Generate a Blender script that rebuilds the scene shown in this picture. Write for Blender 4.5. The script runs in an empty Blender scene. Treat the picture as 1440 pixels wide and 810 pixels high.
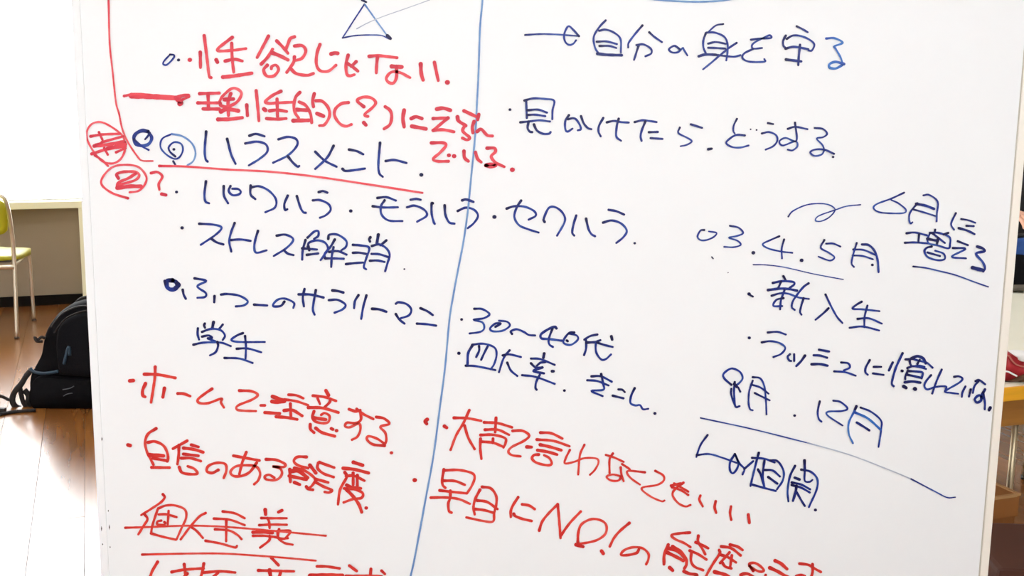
import bpy, bmesh, math, random
from mathutils import Vector, Matrix
random.seed(7)
# ------------------------------------------------------------ camera
F = 1627.0; CAM = Vector((0, 0, 1.45))
Dc = Vector((-110, 9306, F)).normalized()
Hc = (Vector((0, 0, 1)) - Dc * Dc.z).normalized()
Xc = Dc.cross(Hc)
def ray(x, y):
    v = Vector((x - 720, y - 405, F)); return Vector((v.dot(Xc), v.dot(Hc), -v.dot(Dc)))
def c2w(v): return Vector((v.dot(Xc), v.dot(Hc), -v.dot(Dc)))
cam_d = bpy.data.cameras.new('camera'); cam = bpy.data.objects.new('camera', cam_d)
bpy.context.scene.collection.objects.link(cam)
r_, u_, b_ = c2w(Vector((1, 0, 0))), c2w(Vector((0, -1, 0))), c2w(Vector((0, 0, -1)))
cam.matrix_world = Matrix(((r_.x, u_.x, b_.x, CAM.x), (r_.y, u_.y, b_.y, CAM.y), (r_.z, u_.z, b_.z, CAM.z), (0, 0, 0, 1)))
cam_d.sensor_width = 36; cam_d.lens = F / 1440 * 36; cam_d.clip_start = .05; cam_d.clip_end = 200
sc = bpy.context.scene; sc.camera = cam
# ------------------------------------------------------------ light and exposure
sc.view_settings.view_transform = 'Standard'; sc.view_settings.look = 'None'
sc.view_settings.exposure = 0.0; sc.view_settings.gamma = 1.0
SKY = 12.0; CEIL_W = 23.0
w = bpy.data.worlds.new('overcast_sky'); sc.world = w; w.use_nodes = True
bg = w.node_tree.nodes['Background']; bg.inputs[0].default_value = (.975, .99, 1.0, 1); bg.inputs[1].default_value = SKY
# ------------------------------------------------------------ helpers
C = sc.collection
TH = math.radians(20)                       # the room is turned against the board
def on_z(x, y, z): d = ray(x, y); t = (z - CAM.z) / d.z; return CAM + d * t
def on_y(x, y, Y): d = ray(x, y); t = (Y - CAM.y) / d.y; return CAM + d * t
def link(o, parent=None):
    C.objects.link(o)
    if parent: o.parent = parent
    return o
def obj(name, me, mat=None, parent=None, smooth=False):
    if isinstance(me, bmesh.types.BMesh):
        bm = me; me = bpy.data.meshes.new(name); bm.to_mesh(me); bm.free()
    if mat is not None and not me.materials: me.materials.append(mat)
    if smooth:
        for p in me.polygons: p.use_smooth = True
    return link(bpy.data.objects.new(name, me), parent)
def tag(o, label=None, cat=None, group=None, kind=None):
    for k, v in (('label', label), ('category', cat), ('group', group), ('kind', kind)):
        if v: o[k] = v
    return o
def thing(name, label, cat, loc=(0, 0, 0), rz=0, group=None):
    o = bpy.data.objects.new(name, None); o.location = loc; o.rotation_euler = (0, 0, rz); link(o)
    return tag(o, label, cat, group)
def box(bm, lo, hi, bev=0.0, M=None):
    lo, hi = Vector(lo), Vector(hi)
    m = Matrix.Translation((lo + hi) / 2) @ Matrix.Diagonal((*(hi - lo), 1))
    r = bmesh.ops.create_cube(bm, size=1, matrix=m)
    vs = r['verts']
    if bev:
        es = list({e for v in vs for e in v.link_edges})
        r2 = bmesh.ops.bevel(bm, geom=es, offset=bev, segments=2, profile=.7, affect='EDGES')
        vs = list({v for f in r2['faces'] for v in f.verts} | {v for v in vs if v.is_valid})
    if M: bmesh.ops.transform(bm, matrix=M, verts=vs)
    return bm
def bx(lo, hi, bev=0.0, M=None): return box(bmesh.new(), lo, hi, bev, M)
def spline(pts, n=6):
    pts = [Vector(p) for p in pts]
    if len(pts) < 3: return pts
    P = [pts[0] * 2 - pts[1]] + pts + [pts[-1] * 2 - pts[-2]]; out = []
    for i in range(1, len(P) - 2):
        a, b, c, d = P[i - 1:i + 3]
        for k in range(n):
            t = k / n
            out.append(.5 * ((2 * b) + (c - a) * t + (2 * a - 5 * b + 4 * c - d) * t * t + (3 * b - a - 3 * c + d) * t ** 3))
    return out + [pts[-1]]
def tube(bm, pts, r, seg=10, smooth_n=0):
    if smooth_n: pts = spline(pts, smooth_n)
    pts = [Vector(p) for p in pts]; rings = []
    n = None
    for i, p in enumerate(pts):
        t = (pts[min(i + 1, len(pts) - 1)] - pts[max(i - 1, 0)]).normalized()
        if n is None: n = t.orthogonal().normalized()
        n = (n - t * n.dot(t)).normalized(); b = t.cross(n)
        rr = r[i] if isinstance(r, (list, tuple)) else r
        rings.append([bm.verts.new(p + (n * math.cos(a) + b * math.sin(a)) * rr) for a in (2 * math.pi * k / seg for k in range(seg))])
    for A, B in zip(rings, rings[1:]):
        for k in range(seg): bm.faces.new((A[k], A[(k + 1) % seg], B[(k + 1) % seg], B[k]))
    bm.faces.new(rings[0][::-1]); bm.faces.new(rings[-1])
    return bm
def prism(bm, poly, z0, z1):
    a = [bm.verts.new((x, y, z0)) for x, y in poly]; b = [bm.verts.new((x, y, z1)) for x, y in poly]
    bm.faces.new(a[::-1]); bm.faces.new(b)
    for i in range(len(a)): bm.faces.new((a[i], a[(i + 1) % len(a)], b[(i + 1) % len(a)], b[i]))
    return bm
def srgb(r, g, b):
    f = lambda c: (c / 255 / 12.92) if c <= 10 else ((c / 255 + .055) / 1.055) ** 2.4
    return (f(r), f(g), f(b), 1)
def mat(name, col, rough=.5, metal=0, noise=0.0, scale=20, bump=0.0, spec=.5, coat=0, stretch=None, sheen=0):
    m = bpy.data.materials.new(name); m.use_nodes = True; nt = m.node_tree; N = nt.nodes; L = nt.links
    b = N['Principled BSDF']; b.inputs['Base Color'].default_value = col
    b.inputs['Roughness'].default_value = rough; b.inputs['Metallic'].default_value = metal
    b.inputs['Specular IOR Level'].default_value = spec; b.inputs['Coat Weight'].default_value = coat
    if sheen: b.inputs['Sheen Weight'].default_value = sheen
    if noise or bump:
        tc = N.new('ShaderNodeTexCoord'); mp = N.new('ShaderNodeMapping'); nz = N.new('ShaderNodeTexNoise')
        L.new(tc.outputs['Object'], mp.inputs[0]); L.new(mp.outputs[0], nz.inputs['Vector'])
        if stretch: mp.inputs['Scale'].default_value = stretch
        nz.inputs['Scale'].default_value = scale; nz.inputs['Detail'].default_value = 5
        if noise:
            mx = N.new('ShaderNodeMix'); mx.data_type = 'RGBA'
            mx.inputs[6].default_value = tuple(c * (1 - noise) for c in col[:3]) + (1,)
            mx.inputs[7].default_value = tuple(min(1, c * (1 + noise)) for c in col[:3]) + (1,)
            L.new(nz.outputs['Fac'], mx.inputs[0]); L.new(mx.outputs[2], b.inputs['Base Color'])
        if bump:
            bp = N.new('ShaderNodeBump'); bp.inputs['Strength'].default_value = bump; bp.inputs['Distance'].default_value = .002
            L.new(nz.outputs['Fac'], bp.inputs['Height']); L.new(bp.outputs[0], b.inputs['Normal'])
    return m
M = dict(
    enamel=mat('white_enamel', (.845, .875, .90, 1), .4, noise=.01, scale=3, spec=.12),
    tube=mat('tan_metal_tube', (.50, .42, .28, 1), .4, .9),
    dullgrey=mat('dull_grey', (.10, .11, .13, 1), .6),
    frame=mat('cream_frame', (.88, .85, .77, 1), .45),
    seam=mat('frame_seam', (.50, .48, .42, 1), .7),
    steel=mat('grey_steel', (.55, .55, .55, 1), .35, .8),
    rubber=mat('black_rubber', (.02, .02, .02, 1), .6),
    wall=mat('white_wall_paint', (.8, .79, .76, 1), .8, noise=.02, scale=4),
    taupe=mat('taupe_panel', (.33, .26, .175, 1), .75, noise=.10, scale=3, bump=.2),
    sill=mat('cream_paint', (.95, .92, .66, 1), .5),
    ceil=mat('ceiling_paint', (.82, .81, .79, 1), .9, noise=.02),
    black_base=mat('black_skirting', (.008, .006, .005, 1), .8, spec=.1),
    gap=mat('floor_joint', (.10, .06, .035, 1), .8),
    concrete=mat('pale_concrete', (.6, .59, .56, 1), .9, noise=.08, scale=2),
    chrome=mat('chrome_tube', (.80, .74, .60, 1), .34, 1),
    lime=mat('lime_vinyl', srgb(178, 172, 22), .45, noise=.12, scale=14, bump=.3),
    pan=mat('black_plastic', (.03, .028, .025, 1), .5),
    black=mat('black_nylon', (.004, .004, .0055, 1), .8, noise=.4, scale=60, bump=.6, spec=.12),
    mesh=mat('black_mesh_fabric', (.007, .0075, .010, 1), .85, noise=.5, scale=200, bump=.8, spec=.12),
    navy=mat('navy_trim', (.016, .05, .085, 1), .5, noise=.2, scale=60),
    strapc=mat('black_webbing', (.015, .013, .013, 1), .8, noise=.4, scale=150, bump=.6),
    tabletop=mat('blown_out_laminate', (.95, .94, .78, 1), .3, noise=.03, scale=6),  # same yellow wood as the edge; overexposure is put into this colour
    edge=mat('yellow_wood_edge', srgb(240, 175, 40), .4, noise=.15, scale=8, stretch=(1, 1, 12)),
    apron=mat('brown_wood_rail', srgb(165, 112, 48), .5, noise=.2, scale=9, stretch=(1, 1, 10)),
    card=mat('brown_board', srgb(140, 88, 38), .7, noise=.15, scale=6, stretch=(1, 6, 1)),
    cardedge=mat('pale_board_edge', srgb(176, 134, 86), .7, noise=.15, scale=20),
    reddish=mat('dark_reddish_brown_board', srgb(66, 33, 19), .6, spec=.25, noise=.15, scale=6),
    redbag=mat('red_cloth', srgb(176, 40, 48), .55, noise=.35, scale=30, bump=.7),
    brownbag=mat('brown_patterned_cloth', srgb(96, 66, 44), .7, noise=.6, scale=90, bump=.5),
    white=mat('white_paper', (.86, .86, .84, 1), .6),
    denim=mat('blue_denim', srgb(30, 70, 135), .8, noise=.35, scale=50, bump=.6),
    greytrim=mat('grey_brown_trim', (.10, .085, .065, 1), .6, noise=.3, scale=40),
    skin=mat('skin', srgb(226, 172, 146), .5, noise=.06, scale=25),
    hair=mat('black_hair', (.012, .010, .009, 1), .5, noise=.4, scale=80, bump=.8),
    knit=mat('black_knit', (.014, .013, .015, 1), .85, noise=.4, scale=120, bump=.8),
    jean=mat('dark_trousers', (.02, .022, .03, 1), .85, noise=.3, scale=80),
    eye=mat('eye_white', (.8, .8, .78, 1), .3), iris=mat('dark_iris', (.03, .02, .015, 1), .2),
    lip=mat('lip', srgb(190, 110, 100), .5), tan=mat('tan_leather', srgb(160, 105, 60), .6, noise=.2, scale=30),
)
def wood():
    m = bpy.data.materials.new('brown_floor_wood'); m.use_nodes = True; nt = m.node_tree; N = nt.nodes; L = nt.links
    b = N['Principled BSDF']; b.inputs['Roughness'].default_value = .27; b.inputs['Specular IOR Level'].default_value = .8
    tc = N.new('ShaderNodeTexCoord'); mp = N.new('ShaderNodeMapping'); mp.inputs['Scale'].default_value = (14, 1.2, 1)
    oi = N.new('ShaderNodeObjectInfo'); add = N.new('ShaderNodeVectorMath'); add.operation = 'ADD'
    nz = N.new('ShaderNodeTexNoise'); nz.inputs['Scale'].default_value = 2.2; nz.inputs['Detail'].default_value = 2; nz.inputs['Distortion'].default_value = .1
    L.new(tc.outputs['Object'], add.inputs[0]); L.new(oi.outputs['Random'], add.inputs[1]); L.new(add.outputs[0], mp.inputs[0]); L.new(mp.outputs[0], nz.inputs['Vector'])
    cr = N.new('ShaderNodeValToRGB'); e = cr.color_ramp.elements
    e[0].position = .15; e[0].color = srgb(116, 72, 30); e[1].position = .85; e[1].color = srgb(146, 93, 42)
    L.new(nz.outputs['Fac'], cr.inputs[0])
    hs = N.new('ShaderNodeHueSaturation'); mr = N.new('ShaderNodeMapRange'); mr.inputs[3].default_value = .82; mr.inputs[4].default_value = 1.15
    L.new(oi.outputs['Random'], mr.inputs[0]); L.new(mr.outputs[0], hs.inputs['Value']); L.new(cr.outputs[0], hs.inputs['Color']); L.new(hs.outputs[0], b.inputs['Base Color'])
    bp = N.new('ShaderNodeBump'); bp.inputs['Strength'].default_value = .03; bp.inputs['Distance'].default_value = .001
    L.new(nz.outputs['Fac'], bp.inputs['Height']); L.new(bp.outputs[0], b.inputs['Normal'])
    return m
M['wood'] = wood()
def glass():
    m = bpy.data.materials.new('window_glass'); m.use_nodes = True; nt = m.node_tree; N = nt.nodes; L = nt.links
    N.remove(N['Principled BSDF']); out = N['Material Output']
    t = N.new('ShaderNodeBsdfTransparent'); g = N.new('ShaderNodeBsdfGlossy'); g.inputs['Roughness'].default_value = .02
    fr = N.new('ShaderNodeFresnel'); fr.inputs[0].default_value = 1.3; mx = N.new('ShaderNodeMixShader')
    L.new(fr.outputs[0], mx.inputs[0]); L.new(t.outputs[0], mx.inputs[1]); L.new(g.outputs[0], mx.inputs[2]); L.new(mx.outputs[0], out.inputs[0])
    return m
M['glass'] = glass()
def ink():
    m = bpy.data.materials.new('marker_ink'); m.use_nodes = True; nt = m.node_tree; N = nt.nodes; L = nt.links
    b = N['Principled BSDF']; b.inputs['Roughness'].default_value = .45; b.inputs['Specular IOR Level'].default_value = .3
    a = N.new('ShaderNodeAttribute'); a.attribute_name = 'ink'; L.new(a.outputs['Color'], b.inputs['Base Color'])
    return m
M['ink'] = ink()
def fill_lamp():
    m = bpy.data.materials.new('fill_lamp_diffuser'); m.use_nodes = True; b = m.node_tree.nodes['Principled BSDF']
    b.inputs['Emission Color'].default_value = (.98, .99, 1.0, 1); b.inputs['Emission Strength'].default_value = CEIL_W; return m
M['fill_lamp'] = fill_lamp()
# ------------------------------------------------------------ the room (its own frame, turned by TH)
wall_pt = on_z(60, 429, 0.0)
RM = Matrix.Translation(wall_pt) @ Matrix.Rotation(TH, 4, 'Z')     # origin: foot of the back wall; +x along it, -y into the room
def room(name, bm, m, parent=None, kind='structure'):
    o = obj(name, bm, m, parent)
    if parent is None: o.matrix_world = RM; o['kind'] = kind
    return o
XL, XR, YB, HC = -3.2, 5.2, -9.6, 2.75
rc, rd = RM.inverted() @ CAM, RM.inverted().to_3x3() @ ray(113, 350)
XC = (rc + rd * ((-.11 - rc.y) / rd.y)).x                # white corner column right of the window recess
fl = room('floor', bx((XL, YB, -.04), (XR, .0, -.004)), M['gap'])
PW, PL = .165, 1.65
nx = int((XR - XL) / PW) + 1; ny = int(-YB / PL) + 1; pm = None; cnt = 0
pm = bpy.data.meshes.new('floor_plank'); b = bx((.0007, .0007, -.012), (PW - .0007, PL - .0007, 0), .0007); b.to_mesh(pm); b.free(); pm.materials.append(M['wood'])
for i in range(nx):
    off = (i * .618 % 1) * PL
    for j in range(-1, ny + 1):
        y0 = YB + j * PL + off
        if y0 >= -.05 or y0 + PL <= YB + .05: continue
        o = link(bpy.data.objects.new('plank', pm), fl); ya, yb = max(y0, YB), min(y0 + PL, -.002)
        xa, xb = XL + i * PW, min(XL + (i + 1) * PW, XR)
        o.location = (xa, ya, 0); o.scale = ((xb - xa) / PW, (yb - ya) / PL, 1)
room('ceiling', bx((XL, YB, HC), (XR, .3, HC + .1)), M['ceil'])
room('wall_left', bx((XL - .15, YB, 0), (XL, .3, HC)), M['wall'])
room('wall_right', bx((XR, YB, 0), (XR + .15, .3, HC)), M['wall'])
ZS = (lambda p: p.z)(CAM + ray(57, 284) * ((RM.inverted() @ CAM).y + .10) / -(RM.inverted().to_3x3() @ ray(57, 284)).y)
# back wall: low taupe panel under a wide window, cream sill, white corner column
room('wall_back', bx((XL, .0, 0), (XC + .0, .12, ZS - .02)), M['taupe'])
room('baseboard_back', bx((XL, -.015, 0), (XC, .0, .065)), M['black_base'])
room('trim_1', bx((XL, -.10, ZS - .045), (XC + 1.2, .14, ZS), .004), M['sill'])
room('trim_2', bx((XC, -.11, 0), (XC + .035, .12, ZS - .045), .003), M['sill'])
room('wall_column', bx((XC + .035, -.10, 0), (XC + 1.2, .12, ZS - .045)), M['sill'])
room('wall_back_right', bx((XC + 1.2, .0, 0), (XR, .15, HC)), M['wall'])
def window(name, x0, x1, z0, z1, y, n):
    bm = bmesh.new(); t = .05
    box(bm, (x0, y, z0 - .01), (x1, y + .06, z0 + .008)); box(bm, (x0, y, z1 - t), (x1, y + .06, z1))
    for k in range(n + 1):
        x = x0 + (x1 - x0) * k / n
        a, c = (x, x + t) if k == 0 else ((x - t, x) if k == n else (x - t / 2, x + t / 2))
        box(bm, (a, y, z0), (c, y + .06, z1))
    f = room(name, bm, M['white'])
    for k in range(n):
        xa, xb = x0 + (x1 - x0) * k / n, x0 + (x1 - x0) * (k + 1) / n
        obj('pane', bx((xa + .02, y + .027, z0 + .02), (xb - .02, y + .033, z1 - .02)), M['glass'], f)
    return f
window('window_1', XL, XC + 1.2, ZS, 2.5, .02, 2)
room('trim_3', bx((XL, .0, 2.5), (XC + 1.2, .14, HC)), M['wall'])
# unseen wall behind the camera; its long window is added to light the board
room('wall_front', bx((XL, YB - .15, 0), (XR, YB, 1.5)), M['wall'])
room('trim_4', bx((XL, YB - .15, 2.35), (XR, YB, HC)), M['wall'])
room('wall_front_left', bx((XL, YB - .15, 1.5), (-3.0, YB, 2.35)), M['wall'])
room('wall_front_right', bx((1.8, YB - .15, 1.5), (XR, YB, 2.35)), M['wall'])
window('added_rear_window', -3.0, 1.8, 1.5, 2.35, YB - .1, 4)
g = obj('ground', bx((-40, -45, -.5), (40, 45, -.3)), M['concrete']); g['kind'] = 'structure'
k = 0
for lx, ly, lab in ((-1.2, -2.0, 'by the window recess at the left'), (2.6, -2.0, 'above the table at the right'), (-1.2, -4.6, 'left of and above the whiteboard'), (2.6, -4.6, 'right of and above the whiteboard'),
                    (-1.4, -7.6, 'behind the camera on the left'), (2.2, -8.2, 'behind the camera on the right')):
    t = thing('ceiling_fill_light', 'long white fill light panel added ' + lab, 'ceiling light', RM @ Vector((lx, ly, HC)), TH, 'added fill light panels')  # unseen panels, added and placed to brighten the board and table
    bm = bmesh.new()
    box(bm, (-.64, -.17, -.05), (-.60, .17, 0)); box(bm, (.60, -.17, -.05), (.64, .17, 0)); box(bm, (-.64, -.17, -.05), (.64, -.13, 0)); box(bm, (-.64, .13, -.05), (.64, .17, 0))
    obj('light_frame', bm, M['white'], t); obj('diffuser', bx((-.6, -.13, -.04), (.6, .13, -.015)), M['fill_lamp'], t)
# ------------------------------------------------------------ the whiteboard
YBD = 2.25
bl = on_y(121, 405, YBD).x; br = on_y(1424.6, 405, YBD).x
zt, zb = 1.80, .40
wb = thing('whiteboard', 'large white marker board covered in red and blue handwriting, on a rolling stand', 'whiteboard', ((bl + br) / 2, YBD, 0))
def wobj(name, bm, m, parent=wb, world=True, **k):
    if world: bmesh.ops.translate(bm, verts=bm.verts, vec=(-(bl + br) / 2, -YBD, 0))
    return obj(name, bm, m, parent, **k)
FW = .0165
wobj('writing_surface', bx((bl + FW * .8, YBD + .0015, zb + FW), (br - FW, YBD + .018, zt - FW)), M['enamel'])
def rail(a, c): return bx(a, c, .0025)
wobj('frame_side', rail((bl, YBD - .001, zb), (bl + FW, YBD + .022, zt)), M['enamel'])
wobj('frame_side', rail((br - FW, YBD - .001, zb), (br, YBD + .022, zt)), M['frame'])
wobj('frame_side', rail((bl + FW, YBD - .001, zt - FW), (br - FW, YBD + .022, zt)), M['frame'])
wobj('frame_side', rail((bl + FW, YBD - .001, zb), (br - FW, YBD + .022, zb + FW)), M['frame'])
wobj('frame_seam', bx((br - FW - .0022, YBD + .0008, zb + FW), (br - FW, YBD + .0016, zt - FW)), M['seam'])
for sx in (bl + .16, br - .16):
    wobj('stand_post', tube(bmesh.new(), [(sx, YBD + .045, .09), (sx, YBD + .045, 1.6)], .019, 14), M['steel'], smooth=True)
    ft = wobj('stand_foot', bx((sx - .025, YBD - .26, .06), (sx + .025, YBD + .34, .095), .006), M['steel'])
    for dy in (-.23, .31):
        wobj('caster', tube(bmesh.new(), [(sx - .014, YBD + dy, .03), (sx + .014, YBD + dy, .03)], .03, 16), M['rubber'], ft)
        ft.children[-1].location = (0, 0, 0)
wobj('cross_bar', tube(bmesh.new(), [(bl + .16, YBD + .045, .24), (br - .16, YBD + .045, .24)], .015, 12), M['steel'], smooth=True)
# scuffs of black on the left frame edge
for (x, y, l_) in ((143, 743, 8), (154, 741, 8), (152.5, 718, 3), (144.5, 765, 3), (155, 769, 3), (143.5, 617, 7)):
    a, c = on_y(x, y - l_ / 2, YBD), on_y(x, y + l_ / 2, YBD); wd = .0016
    bm = bmesh.new(); mid = (a + c) / 2
    vs = [bm.verts.new(v) for v in ((a.x, YBD - .0014, a.z), (mid.x + wd, YBD - .0014, mid.z), (c.x, YBD - .0014, c.z), (mid.x - wd * .6, YBD - .0014, mid.z))]
    bm.faces.new(vs); wobj('scuff_mark', bm, M['rubber'])
# ------------------------------------------------------------ handwriting: strokes of ink lying on the surface
RAMP = {'b': ((84, 134, 204), (26, 52, 146), (10, 12, 72)), 's': ((236, 120, 112), (222, 64, 54), (204, 42, 40)), 'l': ((150, 190, 225), (108, 148, 205), (84, 124, 190)), 'g': ((205, 212, 222), (180, 190, 208), (150, 160, 190)),
        'm': ((96, 160, 214), (56, 116, 198), (40, 76, 170)), 'r': ((242, 140, 148), (232, 76, 88), (206, 44, 66)), 'k': ((60, 60, 80), (40, 40, 60), (20, 20, 30))}
RAMP = {k: [tuple(x * .92 for x in srgb(*c)[:3]) for c in v] for k, v in RAMP.items()}
def inkcol(c, d):
    a = RAMP[c]; d = max(0, min(1, d)) * 2
    lo, hi, t = (a[0], a[1], d) if d < 1 else (a[1], a[2], d - 1)
    return [lo[i] * (1 - t) + hi[i] * t for i in range(3)] + [1]
PXM = YBD / F
def stroke(bm, lay, pts, w, col, z):
    if len(pts) == 1:
        p = pts[0]; pts = [p - Vector((w * .06, 0, 0)), p + Vector((w * .06, 0, 0))]; w *= .96
    P = spline(pts, 7)
    Q = [P[0]]
    for p in P[1:]:
        if (p - Q[-1]).length > 1e-3: Q.append(p)
    if len(Q) == 2 and (Q[1] - Q[0]).length > 6: Q = [Q[0].lerp(Q[1], k / 6) for k in range(7)]
    L_ = [0]
    for a, c in zip(Q, Q[1:]): L_.append(L_[-1] + (c - a).length)
    T = L_[-1]; ph = random.random() * 9; rows = []
    for i, p in enumerate(Q):
        t = (Q[min(i + 1, len(Q) - 1)] - Q[max(i - 1, 0)]).normalized(); n = Vector((-t.y, t.x, 0))
        s = L_[i]; ww = w / 2 * (1 + .07 * math.sin(s * .45 + ph) - .12 * min(1, s / 60) + .10 * math.exp(-s / 6))
        d = .45 + .50 * math.exp(-s / (3.2 * w + 2)) + .22 * math.exp(-(T - s) / (1.3 * w + 1)) + .10 * math.sin(s * .13 + ph)
        rows.append((p, t, n, ww, d))
    def V(p, d):
        q = on_y(p.x, p.y, YBD); v = bm.verts.new((q.x - (bl + br) / 2, -z, q.z)); v[lay] = inkcol(col, d); return v
    left = [V(p + n * h, d) for p, t, n, h, d in rows]; right = [V(p - n * h, d) for p, t, n, h, d in rows]
    for i in range(len(rows) - 1):
        try: bm.faces.new((left[i], left[i + 1], right[i + 1], right[i]))
        except ValueError: pass
    for end, sgn in ((0, -1), (-1, 1)):
        p, t, n, h, d = rows[end]
        arc = [V(p + n * h * math.cos(a) + t * sgn * h * math.sin(a), d) for a in (math.pi * k / 6 for k in range(1, 6))]
        bm.faces.new([left[end]] + arc + [right[end]])
def write(data):
    ox = oy = 0; s = 6.0; col = 'b'; dw = 16; line = None; bm = None; name = None; idx = 0
    def flush():
        nonlocal bm
        if bm is not None and len(bm.verts):
            bmesh.ops.recalc_face_normals(bm, faces=bm.faces)
            for f in bm.faces:
                if f.normal.y > 0: f.normal_flip()
            nm = 'handwritten_' + ('mark' if all(ord(c) < 128 for c in name) else 'character')
            o = obj(nm, bm, M['ink'], line); o['label'] = ('red ' if col == 'r' else 'blue ') + name + ' ' + ('mark' if nm.endswith('mark') else 'written in marker')
        bm = None
    for ln in data.strip().splitlines():
        p = ln.split()
        if p[0] == 'L':
            flush(); a = ln[2:].split('|'); col = a[1]; dw = float(a[2])
            line = bpy.data.objects.new('handwriting_line', None); link(line, wb); line['label'] = a[0]
        elif p[0] == 'T': ox, oy = float(p[1]), float(p[2]); s = float(p[3]) if len(p) > 3 else 6.0
        elif p[0] == 'C':
            flush(); name = ln[2:]; bm = bmesh.new(); lay = bm.verts.layers.float_color.new('ink')
        else:
            c = col; ww = dw
            while p[0][0] in 'wc':
                if p[0][0] == 'w': ww = float(p[0][1:])
                else: c = p[0][1:]
                p = p[1:]
            n = [float(v) for v in p]
            if s < 2: sc_ = 1.0; wpx = ww if ww < 8 else ww / 6
            else: wpx = ww / 6
            pts = [Vector((ox + n[i] / s, oy + n[i + 1] / s, 0)) for i in range(0, len(n), 2)]
            idx += 1; c = 's' if c == 'r' and sum(p.y for p in pts) / len(pts) > 480 else c; stroke(bm, lay, pts, wpx * 1.14, c, .00035 - .0015 + .0015 + (idx % 30) * 1.2e-5)
    flush()
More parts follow.
